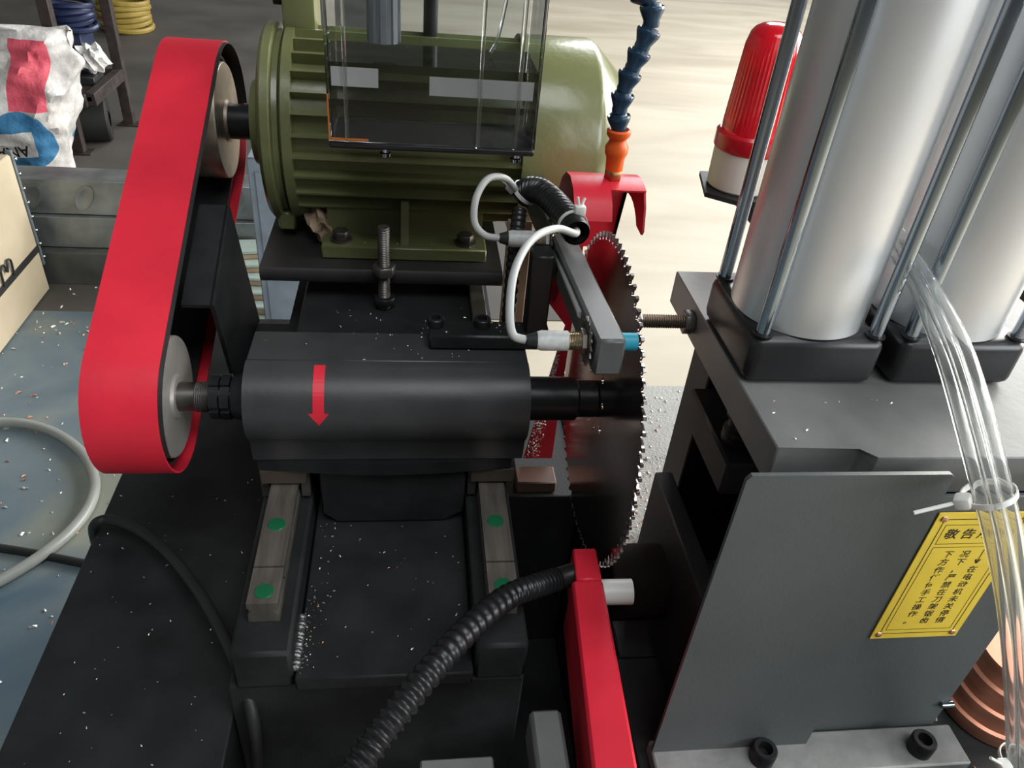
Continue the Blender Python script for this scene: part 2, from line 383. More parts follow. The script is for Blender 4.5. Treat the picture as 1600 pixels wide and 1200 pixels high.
for k, (rr, hr) in enumerate(((.043, .0052), (.036, .0040), (.043, .0052), (.036, .0040), (.043, .0052), (.036, .0040), (.043, .0052), (.036, .0040))):
    a = math.radians(22+45*k); sp2(circ(rr*math.cos(a), rr*math.sin(a), hr, 14))
co = bpy.data.objects.new('b', cu); COL.objects.link(co); bpy.context.view_layer.update()
me = bpy.data.meshes.new_from_object(co.evaluated_get(bpy.context.evaluated_depsgraph_get())); bpy.data.objects.remove(co)
me.transform(Matrix(((0, 0, 1, 0), (1, 0, 0, 0), (0, 1, 0, 0), (0, 0, 0, 1)))); me.materials.clear(); me.materials.append(BLADEM); me.name = 'blade_disc'
o = bpy.data.objects.new('blade_disc', me); COL.objects.link(o); o.parent = bl
tip = meshof(MB().prism([(.1935, .0002), (.2001, -.0016), (.2003, .0024), (.1945, .0022)], -.0017, .0017, 'x'), 'tooth_tip', CARB)
for k in range(NT):
    a = 2*math.pi*(k+.985)/NT; inst('tooth_tip', tip, bl, (BX, AY, AZ), (a, 0, 0))
MB().lathe([(0, 0), (0, .017), (.004, .028), (.009, .028), (.012, .016), (.020, .014), (.020, 0)], (BX+.0015, AY, AZ), (1, 0, 0), 36).build('outer_flange', BLACK2, bl)

# ================================================================== BELT DRIVE
UY, UZ = 1.165, 1.118
def obround(r1, r2, n=22):
    d = Vector((UY-AY, UZ-AZ)); D = d.length; base_a = math.degrees(math.atan2(d.y, d.x)); off = math.degrees(math.acos((r1-r2)/D))
    return arc(AY, AZ, r1, base_a+off, base_a+360-off, n) + arc(UY, UZ, r2, base_a-off, base_a+off, n)
bg = thing('belt_guard', 'tall red belt guard looped around two pulleys', 'belt guard', (-.29, .9, .86))
band = obround(.0865, .107)
MB().strip(band, -.333, -.2575, -.0025, True).build('red_band', RED, bg)
OBL = obround(.0838, .1043); OBL = OBL[-15:]+OBL[:11]
MB().strip(OBL, -.331, -.2530, -.0012).build('band_lining', RUBBER, bg)
MB().prism(obround(.0822, .1026), -.3329, -.3305, 'x').build('back_plate', BLACK, bg)
av = Vector((UY-AY, UZ-AZ)).normalized(); nv = Vector((-av.y, av.x))
def gp(a, p): q = Vector((AY, AZ))+av*a+nv*p; return (q.x, q.y)
A_, B_, = gp(.085, .060), gp(.235, .064)
br = thing('guard_bracket', 'black folded steel bracket between belt guard and carriage', 'bracket', (-.22, .86, .87))
MB().prism([A_, B_, (B_[0]+.01, B_[1]-.02), gp(.235, .058), gp(.085, .054)], -.2565, -.2225, 'x').build('top_flange', DGREY if False else BLACK2, br)
MB().prism([A_, B_, (1.02, .8725), (.845, .8725)], -.2255, -.2205, 'x').build('side_plate', BLACK2, br)
MB().box(-.2200, -.152, .86, 1.0, .872, .880, .001).build('foot_flange', BLACK2, br)
belt = props(MB().strip(obround(.0745, .0845), -.323, -.268, .0045, True).build('drive_belt', RUBBER), 'black rubber drive belt inside the red guard', 'belt')

# ================================================================== MOTOR
MY, MZ, PZ = UY, UZ, .98
mp_ = thing('motor_plate', 'black steel motor mounting plate with an adjusting stud', 'mounting plate', (-.04, 1.1, .959))
pp = [(.983, .960), (.980, .966), (.980, .974), (.984, .980), (1.34, .980), (1.34, .960)]
MB().prism(pp, -.205, .130, 'x').build('plate', mat('plate_black', (.035, .034, .033), .45, var=.3, scale=10), mp_)
sx, sy = -.036, .968
st = MB().lathe(threadprof(.0085, .165, .0026, .0011), (sx, sy, .888), (0, 0, 1), 18).build('stud', STEELD, mp_)
MB().prism(hexpts((sx, sy), .0165, 15), .9825, .9965, 'z', bev=.001).build('nut', mat('nut_steel', (.22, .21, .20), .35, .8), mp_)
MB().prism(hexpts((sx, sy), .0155, 40), .936, .948, 'z', bev=.001).build('nut', BLACK2, mp_)

mo = thing('electric_motor', 'olive green electric motor with cooling fins and rounded fan cowl', 'motor', (-.02, MY, PZ))
MB().cyl((-.180, MY, MZ), (.152, MY, MZ), .118, 64).build('stator_body', GREEN, mo)
MB().lathe([(0, .05), (0, .118), (.003, .131), (.008, .136), (.018, .136), (.021, .132), (.021, .127), (.028, .126), (.030, .121), (.030, .05)], (-.202, MY, MZ), (1, 0, 0), 64).build('end_shield', GREEN, mo)
MB().lathe([(0, 0), (0, .058), (.01, .060), (.016, .075), (.016, 0)], (-.222, MY, MZ), (1, 0, 0), 40).build('bearing_cap', GREEN, mo)
MB().lathe([(0, .126), (.004, .136), (.016, .136), (.016, .116)], (-.172, MY, MZ), (1, 0, 0), 64).build('frame_ring', GREEN, mo)
fin = meshof(MB().prism([(-.0035, .112), (-.0018, .1345), (.0018, .1345), (.0035, .112)], -.157, .150, 'x'), 'fin', GREEN)
for k in range(30):
    a = 12*k+6
    if 148 < a < 212: continue
    inst('fin', fin, mo, (0, MY, MZ), (math.radians(a), 0, 0))
cw = [(0, .118), (0, .1405), (.100, .1405), (.107, .138), (.112, .134), (.150, .098), (.153, .090), (.153, .055), (.149, .052), (.149, 0)]
MB().lathe(cw, (.150, MY, MZ), (1, 0, 0), 64).build('fan_cowl', GREEN, mo)
for s_ in (-1, 1):
    y0, y1 = sorted((MY+s_*.152, MY+s_*.075))
    ft = MB().box(-.124, .108, y0, y1, PZ+.0005, PZ+.020, .002).build('foot', GREEN, mo)
    MB().prism([(MY+s_*.108, PZ+.02), (MY+s_*.104, PZ+.060), (MY+s_*.075, PZ+.075), (MY+s_*.070, PZ+.02)], -.118, .104, 'x').build('foot_web', GREEN, mo)
    MB().prism([(MY+s_*.142, PZ+.02), (MY+s_*.118, PZ+.075), (MY+s_*.085, PZ+.085), (MY+s_*.085, PZ+.02)], -.014, -.003, 'x').build('rib', GREEN, mo)
    for bx in (-.098, .078): hexbolt_z('foot_bolt', (bx, MY+s_*.130, PZ+.0225), .0125, .012, mo)
MB().cyl((-.33, MY, MZ), (-.2, MY, MZ), .0245, 32).build('shaft', BLACK2, mo)
MB().lathe([(0, 0), (0, .070), (.001, .0795), (.064, .0795), (.066, .078), (.066, .030), (.070, .028), (.070, 0)], (-.3275, MY, MZ), (1, 0, 0), 56).build('pulley', mat('worn_steel_pulley', (.42, .35, .28), .4, .9, var=.35, scale=22), mo, label='worn steel upper belt pulley')
MB().box(-.172, -.128, 1.150, 1.22, 1.235, 1.325, .006, seg=2).build('lifting_lug', GREEN, mo)
MB().cyl((-.186, 1.185, 1.285), (-.172, 1.185, 1.285), .012, 20).build('lug_bolt', BLACK2, mo)
for zz, yy in ((MZ-.112, MY-.075),):
    MB().box(-.190, -.165, yy-.014, yy+.014, zz-.014, zz+.014, .003).build('flange_lug', GREEN, mo)

# ================================================================== LUBRICANT TANK
TK0, TK1, TY0, TY1, TZ0, TZ1 = -.092, .142, .885, .995, 1.193, 1.405
tk = thing('lubricant_tank', 'clear plastic lubricant tank in front of the green motor', 'tank', (.02, .94, TZ0))
g = .004
MB().box(TK0, TK1, TY0, TY0+g, TZ0, TZ1, .0008).build('front_wall', SMOKE, tk)
MB().box(TK0+.012, TK1-.012, TY1-g, TY1, TZ0, TZ1, .0008).build('back_wall', SMOKE, tk)
MB().box(TK0, TK0+g, TY0+g+.0005, TY1-g-.0005, TZ0, TZ1, .0008).build('side_wall', SMOKE, tk)
MB().box(TK1-g, TK1, TY0+g+.0005, TY1-g-.0005, TZ0, TZ1, .0008).build('side_wall', SMOKE, tk)
MB().box(TK0, TK1, TY0, TY1, TZ0-.008, TZ0-.0005, .002).build('bottom', mat('tank_base_plastic', (.012, .012, .014), .6), tk)
for xx in (TK0+.021, .075, TK1-.024):
    MB().cyl((xx, TY0-.0036, TZ0+.001), (xx, TY0-.0036, TZ1), .0022, 10).build('corner_bead', CLEAR, tk)
for xx in (-.030, .122):
    MB().lathe([(0, 0), (0, .006), (.004, .0065), (.005, .004), (.010, .004), (.010, 0)], (xx, TY0+.012, TZ0-.0185), (0, 0, 1), 16).build('drain_screw', CHROME, tk)
fl = MB()
for k in range(8): fl.box(-.004, .004, .015, .0185, 0, .105, .0008, Matrix.Translation((-.031, .935, 1.291)) @ Matrix.Rotation(k*math.pi/4, 4, 'Z'))
fl.cyl((-.031, .935, 1.291), (-.031, .935, 1.396), .016, 20)
fl.build('suction_filter', OIL, tk)
MB().box(-.086, -.036, TY0-.0010, TY0-.0002, 1.254, 1.274, 0).build('reflection_strip', REFLW, tk)  # pale patches painted on the front wall as window reflections
MB().box(.019, .134, TY0-.0010, TY0-.0002, 1.249, 1.269, 0).build('reflection_strip', REFLW, tk)
MB().tube(spline([(.108, .955, 1.39), (.106, .955, 1.35), (.098, .955, 1.30), (.090, .955, 1.282)], 8), .0022, 8).build('level_tube', CLEAR, tk)
AMB = mat('amber_glint', (.45, .13, .02), .4)
MB().box(-.0918, -.0900, TY0-.0008, TY0-.0002, 1.195, 1.245, 0).build('amber_glint', AMB, tk)  # orange glints painted on as thin coloured strips
MB().box(-.0898, -.0480, TY0-.0008, TY0-.0002, 1.1945, 1.1975, 0).build('amber_glint', AMB, tk)
MB().box(.10, .128, .915, .955, 1.355, 1.385, .004).build('float_switch', mat('blue_connector', (.02, .10, .42), .4), tk)
MB().box(TK0-.004, TK1+.004, TY0-.004, TY1+.004, TZ1+.0005, TZ1+.03, .004).build('lid', BLACK2, tk)
MB().box(.0, .05, TY1+.0045, 1.19, TZ1+.006, TZ1+.018, .002).build('mounting_bracket', BLACK2, tk)
MB().cyl((.025, 1.17, 1.237), (.025, 1.17, TZ1+.0055), .010, 16).build('bracket_post', BLACK2, tk)
MB().box(TK0+g-.0006, TK1-g+.0006, TY0+g-.0006, TY1-g-.0062, TZ0-.0015, 1.278, .0002).build('lubricant', mat('dark_lubricant', (.42, .42, .41), .0, var=.05, trans=1, ior=1.22), tk)

# ================================================================== BLADE HOOD
hd = thing('blade_hood', 'red curved sheet hood behind the saw blade top', 'blade guard', (.22, .93, .70))
hp = [(.975, 1.03), (.972, 1.07), (.962, 1.11), (.945, 1.138), (.922, 1.153), (.897, 1.158), (.872, 1.152), (.855, 1.140), (.846, 1.125)]
MB().strip(hp, .1905, .2365, .0025).build('hood_sheet', RED, hd)
MB().strip(hp[:7], .2367, .280, .0025).build('hood_sheet', RED, hd)
hk = hp[:7] + [(.860, 1.138), (.850, 1.112), (.853, 1.106)] + arc(.925, 1.060, .066, 135, 30, 10) + [(.975, 1.05)]
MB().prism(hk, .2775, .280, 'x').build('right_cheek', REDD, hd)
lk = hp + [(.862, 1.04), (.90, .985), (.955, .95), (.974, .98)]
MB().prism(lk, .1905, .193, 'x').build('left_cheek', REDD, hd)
MB().prism([(.176, .703), (.2205, .703), (.2205, 1.10), (.192, 1.10), (.192, 1.060), (.181, 1.060), (.181, .985), (.212, .945)], .902, .905, 'y').build('chip_plate', RED, hd)
cb = bmesh.new(); rnd = random.Random(5)
for _ in range(420):
    z = rnd.uniform(.705, .93); x = rnd.uniform(.177+.14*(z-.703), .200+.05*(z-.703)); s = rnd.uniform(.0007, .0018)
    M = Matrix.Translation((x, .9016, z)) @ Matrix.Rotation(rnd.uniform(0, 6), 4, 'Y')
    vs = [cb.verts.new(M @ Vector(p)) for p in ((-s, 0, -s*.6), (s, 0, -s*.5), (s*.7, 0, s), (0, -s, .0))]
    for f in ((0, 1, 3), (1, 2, 3), (2, 0, 3), (0, 2, 1)): cb.faces.new([vs[i] for i in f])
me = bpy.data.meshes.new('stuck_chips'); cb.to_mesh(me); cb.free(); me.materials.append(mat('silver_chip', (.75, .74, .70), .35, .5))
o = bpy.data.objects.new('stuck_chips', me); COL.objects.link(o); o.parent = hd; o.location = -ORG[hd]; o['kind'] = 'stuff'
props(MB().box(.160, .2205, .848, .886, .6808, .702, .002).build('copper_block', mat('dull_copper', (.085, .045, .034), .6)), 'small brown block on the bed left of the blade', 'block')
bd = props(MB().box(.1315, .166, .985, .992, .6808, 1.06, .001).build('brown_board', BOARD), 'plain brown board standing upright behind the sensor cable', 'board')

# ================================================================== COOLANT HOSE
ch = thing('coolant_hose', 'dark blue segmented coolant hose with orange nozzle', 'hose', (.243, .898, 1.157))
MB().prism(hexpts((.243, .898), .0115, 10), 1.1585, 1.170, 'z', bev=.0008).build('brass_fitting', BRASS, ch)
MB().lathe([(0, 0), (0, .0105), (.014, .0110), (.020, .0135), (.028, .0140), (.034, .0105), (.037, .0100), (.042, .0140), (.047, .0145), (.049, .0120), (.045, .008), (.045, 0)], (.243, .898, 1.170), (-.03, 0, 1), 24).build('orange_nozzle', ORANGE, ch)
path = spline([(.2415, .898, 1.214), (.238, .898, 1.238), (.2395, .898, 1.262), (.246, .898, 1.290), (.2545, .898, 1.318), (.2595, .899, 1.340), (.252, .901, 1.360), (.228, .905, 1.369), (.20, .915, 1.366), (.168, .93, 1.375), (.15, .94, 1.40)], 24)
seg = meshof(MB().lathe([(-.0005, 0), (-.0005, .0085), (.003, .0092), (.006, .0088), (.016, .0132), (.0195, .0138), (.021, .0130), (.0195, .0105), (.0235, .0095), (.0245, .0)], (0, 0, 0), (0, 0, 1), 20), 'hose_segment', BLUE)
acc, last = 0, path[0]; marks = [0]
for i in range(1, len(path)):
    acc += (path[i]-path[i-1]).length
    if acc >= .0235: marks.append(i); acc = 0
for i, j in zip(marks, marks[1:]):
    d = path[j]-path[i]; o = inst('hose_segment', seg, ch, path[i]); o.rotation_euler = d.to_track_quat('Z', 'Y').to_euler()
MB().cyl(path[marks[-1]], (.139, .945, 1.437), .009, 16).build('hose_connector', BLUE, ch)

# ================================================================== SENSOR ARM
sa = thing('sensor_bracket', 'dark grey flat bar carrying two proximity sensors', 'bracket', (.13, .80, .992))
v0, v1 = Vector((.186, .593, 1.120)), Vector((.1685, 1.018, 1.113)); d = v1-v0; L_ = d.length
M = Matrix.Translation(v0) @ Matrix.Rotation(math.atan2(-d.x, d.y), 4, 'Z') @ Matrix.Rotation(math.asin(d.z/L_), 4, 'X')
MB().box(-.0140, .0140, 0, L_, -.040, 0, .003, M).build('bar', mat('grey_bar', (.10, .105, .105), .42, var=.2), sa)
MB().box(.135, .160, .775, .805, .993, 1.112, .002).build('post', BLACK2, sa)
MB().box(.1602, .1615, .775, .805, 1.085, 1.108, .001).build('post_link', BLACK2, sa)
MB().box(.022, .165, .766, .802, .993, 1.012, .0025).build('clamp_bar', BLACK2, sa)
for xx in (.030, .085): capscrew_z('cap_screw', (xx, .790, 1.0125), .010, .010, sa)
def sensor(y, z, xl, xr, lab):
    s_ = thing('proximity_sensor', lab, 'sensor', (xl, y, z), 'proximity sensors')
    MB().lathe([(0, 0), (0, .0085), (.004, .0098), (.030, .0098), (.030, 0)], (xl, y, z), (1, 0, 0), 24).build('body', mat('grey_sensor_body', (.50, .51, .50), .4, var=.15, scale=160), s_)
    MB().lathe(threadprof(.0090, xr-xl-.030-.018, .0016, .0005), (xl+.030, y, z), (1, 0, 0), 24).build('threaded_barrel', mat('nickel_brass', (.72, .60, .42), .25, 1), s_)
    MB().cyl((xr-.018, y, z), (xr, y, z), .0088, 24).build('sensing_tip', CYAN, s_)
    MB().cyl((xl-.010, y, z), (xl, y, z), .0055, 16, .0085).build('cable_gland', RUBBER, s_)
    MB().prism(hexpts((y, z), .0125), xl+.043, xl+.047, 'x').build('nut', STEEL, s_)
    pts = []
    for k in range(36): pts.append((y+(.0245 if k % 2 else .0195)*math.cos(k*math.pi/18), z+(.0245 if k % 2 else .0195)*math.sin(k*math.pi/18)))
    MB().prism(pts, xl+.0478, xl+.0492, 'x').build('star_washer', STEELD, s_)
    return s_
sensor(.621, 1.101, .120, .218, 'lower proximity sensor with cyan tip near the threaded bolt')
sensor(.828, 1.108, .112, .196, 'upper proximity sensor beside the corrugated black sleeve')
cs = MB(); cp = spline([(.134, .905, 1.128), (.142, .900, 1.139), (.155, .885, 1.143), (.166, .855, 1.143), (.174, .815, 1.143), (.180, .772, 1.143)], 26)
props(cs.tube(cp, .015, 20, rf=lambda k: .0150+.0009*math.sin(k*1.15), cap=False).tube(cp, .012, 20, flip=True, cap=False).build('corrugated_sleeve', CONDUIT, recalc=False), 'short black corrugated cable sleeve tied onto the sensor arm', 'cable sleeve')
props(MB().tube(spline([(.110, .621, 1.101), (.097, .625, 1.105), (.094, .64, 1.125), (.100, .67, 1.150), (.120, .71, 1.163), (.150, .745, 1.160), (.176, .765, 1.146), (.179, .79, 1.143), (.172, .83, 1.143)], 10), .0042, 10).build('sensor_cable', CABLE), 'grey cable arching from the lower sensor into the sleeve', 'cable')
props(MB().tube(spline([(.102, .828, 1.108), (.085, .830, 1.110), (.073, .838, 1.122), (.074, .850, 1.146), (.088, .868, 1.163), (.110, .885, 1.158), (.128, .897, 1.138), (.138, .903, 1.134)], 10), .0042, 10).build('sensor_cable', CABLE), 'grey cable looping from the upper sensor into the sleeve', 'cable')
props(MB().tube(spline([(.1665, .90, 1.100), (.1665, .82, 1.101), (.1680, .74, 1.105), (.1700, .66, 1.107)], 8), .0045, 10).build('flat_cable', CABLE), 'straight pale cable running along the sensor arm side', 'cable')
def ziptie(lab, c, axis, r, tail, grp='white zip ties', rz=1.0):
    t = thing('zip_tie', lab, 'zip tie', c, grp); c = Vector(c); ax = Vector(axis).normalized(); u = ax.orthogonal().normalized(); v = ax.cross(u)
    b = MB(); n = 28; rings = []
    for k in range(n):
        a = 2*math.pi*k/n; dr = u*math.cos(a)+v*math.sin(a)
        rings.append([b.b.verts.new(c+dr*(r+q)+ax*s_) for q, s_ in ((0, -.0024), (.0012, -.0024), (.0012, .0024), (0, .0024))])
    for k in range(n):
        A, B = rings[k], rings[(k+1) % n]
        for i in range(4): b.b.faces.new((A[i], A[(i+1) % 4], B[(i+1) % 4], B[i]))
    b.build('strap', WHITEP, t); hp_ = c+Vector(tail[0])*r*1.12
    Mh = Matrix.Translation(hp_) @ ax.to_track_quat('Y', 'Z').to_matrix().to_4x4()
    MB().box(-.0065, .0065, -.005, .005, -.006, .006, .0025, Mh, 2).build('lock_head', WHITEP, t)
    for q in tail[1:]: MB().tube([hp_, hp_+Vector(q)], .0016, 6).build('tail', WHITEP, t)
    return t
cd_ = (.006, -.04, 0)
ziptie('white zip tie with two cut tails around the black sleeve', (.178, .792, 1.143), (.006, -.042, 0), .0162, [(.3, 0, 1.0), (-.003, .004, .014), (.005, .004, .013)])
ziptie('white zip tie holding the upper sensor cable', (.138, .903, 1.134), (.02, -.01, .03), .0165, [(-.9, 0, .3), (-.013, .004, .008)])
rc = MB(); zp = spline([(.1225, .835, .945), (.1225, .838, 1.0), (.123, .842, 1.06), (.125, .85, 1.10), (.130, .88, 1.120)], 24)
props(rc.tube(zp, .009, 14, rf=lambda k: .0085+.0008*math.sin(k*1.25)).build('corrugated_conduit', CONDUIT), 'thin upright black corrugated conduit beside the motor foot', 'conduit')

# ================================================================== CLAMP FRAME
cf = thing('clamp_frame', 'black steel clamping frame below the two air cylinders', 'clamp', (.45, .6, .68))
tp = [(.300, .461), (.372, .461), (.382, .448), (.70, .448), (.70, .770), (.300, .770)]
MB().prism(tp, 1.062, 1.102, 'z', bev=.0012).build('top_plate', mat('clamp_black_sheen', (.145, .148, .145), .42, var=.30, scale=7, bump=.12), cf)  # black like the frame; sheen painted in as lighter mottled grey
MB().box(.318, .60, .560, .692, .952, .995, .003).build('press_plate', BLACK, cf)
for x, y in ((.36, .612), (.505, .612)): MB().cyl((x, y, .9955), (x, y, 1.0615), .016, 20).build('piston_rod', STEELD, cf)
MB().box(.300, .322, .452, .690, .691, .868, .002).build('side_plate', BLACK, cf)
MB().box(.56, .62, .462, .760, .691, 1.0615, .002).build('column', BLACK, cf)
MB().box(.34, .558, .70, .760, .691, 1.0615, .002).build('back_plate', BLACK, cf)
MB().box(.262, .62, .395, .4415, .6805, .700, .002).build('base_flange', MGREY, cf)  # dark grey like the panels, lightened to paint in the light on it
MB().box(.440, .602, .4435, .4485, .6805, 1.0615, .001).build('lower_panel', DGREY, cf)
MB().prism([(.262, .7005), (.262, 1.098), (.2655, 1.103), (.4345, 1.103), (.4385, 1.100), (.4385, .7005)], .427, .431, 'y').build('front_panel', DGREY, cf)
for x in (.381, .566): capscrew_z('cap_screw', (x, .414, .7003), .0135, .020, cf, BLACK2)
sb = MB().lathe([(0, 0), (0, .015), (.006, .016), (.008, .013), (.011, .0155), (.016, .0155), (.018, .012), (.030, .012), (.032, .016), (.044, .016), (.046, .010), (.052, .010), (.052, 0)], (.338, .598, .9955), (0, 0, 1), 24).build('spring_bolt', RUBBER, cf)
MB().cyl((.592, .442, .74), (.606, .442, .74), .004, 12).build('rivet', CHROME, cf)

sbolt = thing('stop_bolt', 'threaded stop bolt sticking out left from the clamp', 'bolt', (.300, .690, 1.083))
MB().lathe(threadprof(.0075, .058, .0026, .0011), (.2405, .690, 1.083), (1, 0, 0), 18).build('threaded_rod', mat('brown_steel', (.20, .165, .13), .4, .8), sbolt)
MB().prism(hexpts((.690, 1.083), .0128, 20), .2330, .2415, 'x', bev=.001).build('bolt_head', STEEL, sbolt)
MB().prism(hexpts((.690, 1.083), .0135, 5), .2885, .2992, 'x', bev=.001).build('lock_nut', STEELD, sbolt)

# ================================================================== AIR CYLINDERS
def cylinder(x, y, lab):
    t = thing('air_cylinder', lab, 'cylinder', (x, y, 1.103), 'air cylinders'); h = .063; z0 = 1.1025; zt = 1.62
    MB().box(x-h, x+h, y-h, y+h, z0, z0+.048, .010, seg=3).build('end_cap', mat('cap_black', (.022, .022, .023), .30, var=.15), t)
    MB().lathe([(0, 0), (0, .0615), (zt-z0-.048, .0615), (zt-z0-.048, 0)], (x, y, z0+.0485), (0, 0, 1), 64).build('barrel', ALU, t)
    MB().box(x-h, x+h, y-h, y+h, zt+.001, zt+.049, .010, seg=3).build('end_cap', MATS['cap_black'], t)
    for dx in (-.0535, .0535):
        for dy in (-.0525, .0525):
            rd = MB().cyl((x+dx, y+dy, z0+.0485), (x+dx, y+dy, zt), .0065, 20).build('tie_rod', CHROME, t)
            MB().lathe([(0, .0066), (0, .009), (.0015, .009), (.0015, .0066)], (x+dx, y+dy, z0+.0485), (0, 0, 1), 20).build('rod_seat', INK, rd)
    return t
cylinder(.3635, .612, 'silver air cylinder with black end cap nearer the saw blade')
cylinder(.5050, .612, 'silver air cylinder with black end cap at the right edge')

# ================================================================== WARNING SIGN
SX0, SX1, SZ0, SZ1, SY = .4590, .5530, .8665, 1.0435, .4428
sg = thing('warning_sign', 'yellow Chinese warning plate riveted to the dark grey panel', 'sign', (.506, SY, .955))
MB().box(SX0, SX1, SY-.0010, SY+.0003, SZ0, SZ1, .0003).build('plate', YEL, sg)
SWd, SHt, TYY = SX1-SX0, SZ1-SZ0, SY-.00115
lt = bmesh.new()
def put(body, u, v, size, shear=0, bold=0):
    me = text_bm(body, size, shear, bold)
    me.transform(Matrix.Translation((SX0+u*SWd, TYY, SZ1-v*SHt)) @ Matrix.Rotation(math.pi/2, 4, 'X')); lt.from_mesh(me); bpy.data.meshes.remove(me)
for k, chx in enumerate('敬告用户'): put(chx, .235+.175*k, .155, .0135, .12, .00022)
for col, u, r0 in (('在电动机未关停情', .69, 2), ('况下，严禁在刀架锯齿', .51, 0), ('下方作任何手工操作。', .33, 0)):
    for k, chx in enumerate(col): put(chx, u, .305+.0605*(k+r0), .0098, .05, .00013)
def line(u0, v0, u1, v1, wd=.0006):
    x0, x1, z0, z1 = SX0+u0*SWd, SX0+u1*SWd, SZ1-v0*SHt, SZ1-v1*SHt; n = Vector((-(z1-z0), x1-x0)).normalized()*wd/2
    lt.faces.new([lt.verts.new((p.x, TYY, p.y)) for p in (Vector((x0, z0))+n, Vector((x1, z1))+n, Vector((x1, z1))-n, Vector((x0, z0))-n)])
def rect(u0, v0, u1, v1, wd=.0006):
    line(u0, v0, u1, v0, wd); line(u1, v0, u1, v1, wd); line(u1, v1, u0, v1, wd); line(u0, v1, u0, v0, wd)
rect(.085, .045, .915, .955, .0009); rect(.13, .085, .87, .222); rect(.13, .248, .87, .922)
line(.69, .27, .69, .355, .0010); line(.665, .345, .69, .375, .0018); line(.715, .345, .69, .375, .0018)
me = bpy.data.meshes.new('lettering'); lt.to_mesh(me); lt.free(); me.materials.append(INK); me.transform(Matrix.Translation(-ORG[sg]))
o = bpy.data.objects.new('lettering', me); COL.objects.link(o); o.parent = sg
for u, v in ((.075, .04), (.925, .04), (.075, .96), (.925, .96)):
    MB().lathe([(0, 0), (0, .0035), (.0012, .003), (.0018, .0015), (.0019, 0)], (SX0+u*SWd, SY-.0011, SZ1-v*SHt), (0, -1, 0), 16).build('rivet', mat('copper_rivet', (.62, .36, .24), .3, .9), sg)

# ================================================================== CLEAR AIR TUBES
def airtube(lab, off, pix):
    P = [at((px)+off[0]*(.15, .15, .5, .85)[i] if i < 4 else px+off[0], py+off[1], y=yy+off[2]) for i, (px, py, yy) in enumerate(pix)]
    S = spline(P, 10)
    return props(MB().tube(S, .0056, 16, cap=False).tube(S, .0037, 12, flip=True, cap=False).build('air_tube', TUBEM, recalc=False), lab, 'tube', 'clear air tubes')
pix = [(1400, 380, .60), (1431, 432, .56), (1452, 486, .520), (1476, 556, .472), (1502, 650, .425), (1528, 750, .395), (1552, 850, .375), (1570, 960, .365), (1578, 1080, .36), (1580, 1205, .355), (1578, 1320, .35)]
airtube('clear air tube on the left side of the bundle', (2, 18, .0), pix)
airtube('clear air tube in the middle of the bundle', (19, 0, -.004), pix)
airtube('clear air tube on the right side of the bundle', (35, -18, .004), pix)
c1 = at(1545, 772, y=.396); t1 = at(1552, 850, y=.375)-at(1528, 750, y=.395)
ziptie('white zip tie round the clear tubes above the yellow sign', c1, t1, .0185, [(-1.0, -.1, -.25), (-.036, .0, -.012)])
c2 = at(1592, 1188, y=.356)
ziptie('white zip tie round the clear tubes at the bottom edge', c2, (0, .02, 1), .0175, [(-1.0, -.2, 0), (-.022, 0, .016)])

# ================================================================== BEACON
bxx, byy = .4715, 1.05
be = thing('warning_beacon', 'red warning beacon with ribbed lens and cream base', 'beacon', (bxx, byy, 1.095))
MB().lathe([(0, 0), (0, .042), (.003, .0450), (.050, .0455), (.055, .0455), (.055, 0)], (bxx, byy, 1.098), (0, 0, 1), 48).build('cream_base', CREAM, be)
MB().lathe([(0, .030), (0, .0465), (.002, .0480), (.022, .0480), (.026, .044), (.026, .030)], (bxx, byy, 1.1535), (0, 0, 1), 48).build('lens_ring', mat('red_ring', (.50, .008, .02), .2, coat=.4), be)
dm = MB(); n = 144; rings = []
prof = [(.0, .0420)]+[(.010+.010*k, .0415-.0005*k) for k in range(11)]+[(.125, .0335), (.131, .029), (.135, .022), (.138, .012), (.139, 0)]
for t, r in prof:
    rib = .0006 if .008 < t < .112 else 0
    rings.append([dm.b.verts.new((bxx+(r+(rib if k % 3 == 0 else 0))*math.cos(2*math.pi*k/n), byy+(r+(rib if k % 3 == 0 else 0))*math.sin(2*math.pi*k/n), 1.1797+t)) for k in range(n)] if r > 0 else [dm.b.verts.new((bxx, byy, 1.1797+t))])
for a, b in zip(rings, rings[1:]):
    for k in range(n):
        if len(b) == 1: dm.b.faces.new((a[k], a[(k+1) % n], b[0]))
        else: dm.b.faces.new((a[k], a[(k+1) % n], b[(k+1) % n], b[k]))
dm.build('lens', REDLENS, be)
MB().cyl((bxx, byy, 1.1545), (bxx, byy, 1.262), .020, 24).build('lamp_core', mat('dark_red_core', (.22, .006, .012), .4), be)
MB().prism([(bxx-.058, byy-.03), (bxx-.02, byy-.058), (bxx+.06, byy-.058), (bxx+.06, byy+.055), (bxx-.04, byy+.055)], 1.091, 1.0975, 'z').build('mounting_plate', BLACK, be)
MB().box(bxx+.0, bxx+.04, .771, byy-.059, 1.070, 1.0905, .002).build('support_arm', BLACK, be)
MB().box(bxx+.0, bxx+.04, byy-.0585, byy+.02, 1.070, 1.0905, .002).build('support_arm', BLACK, be)

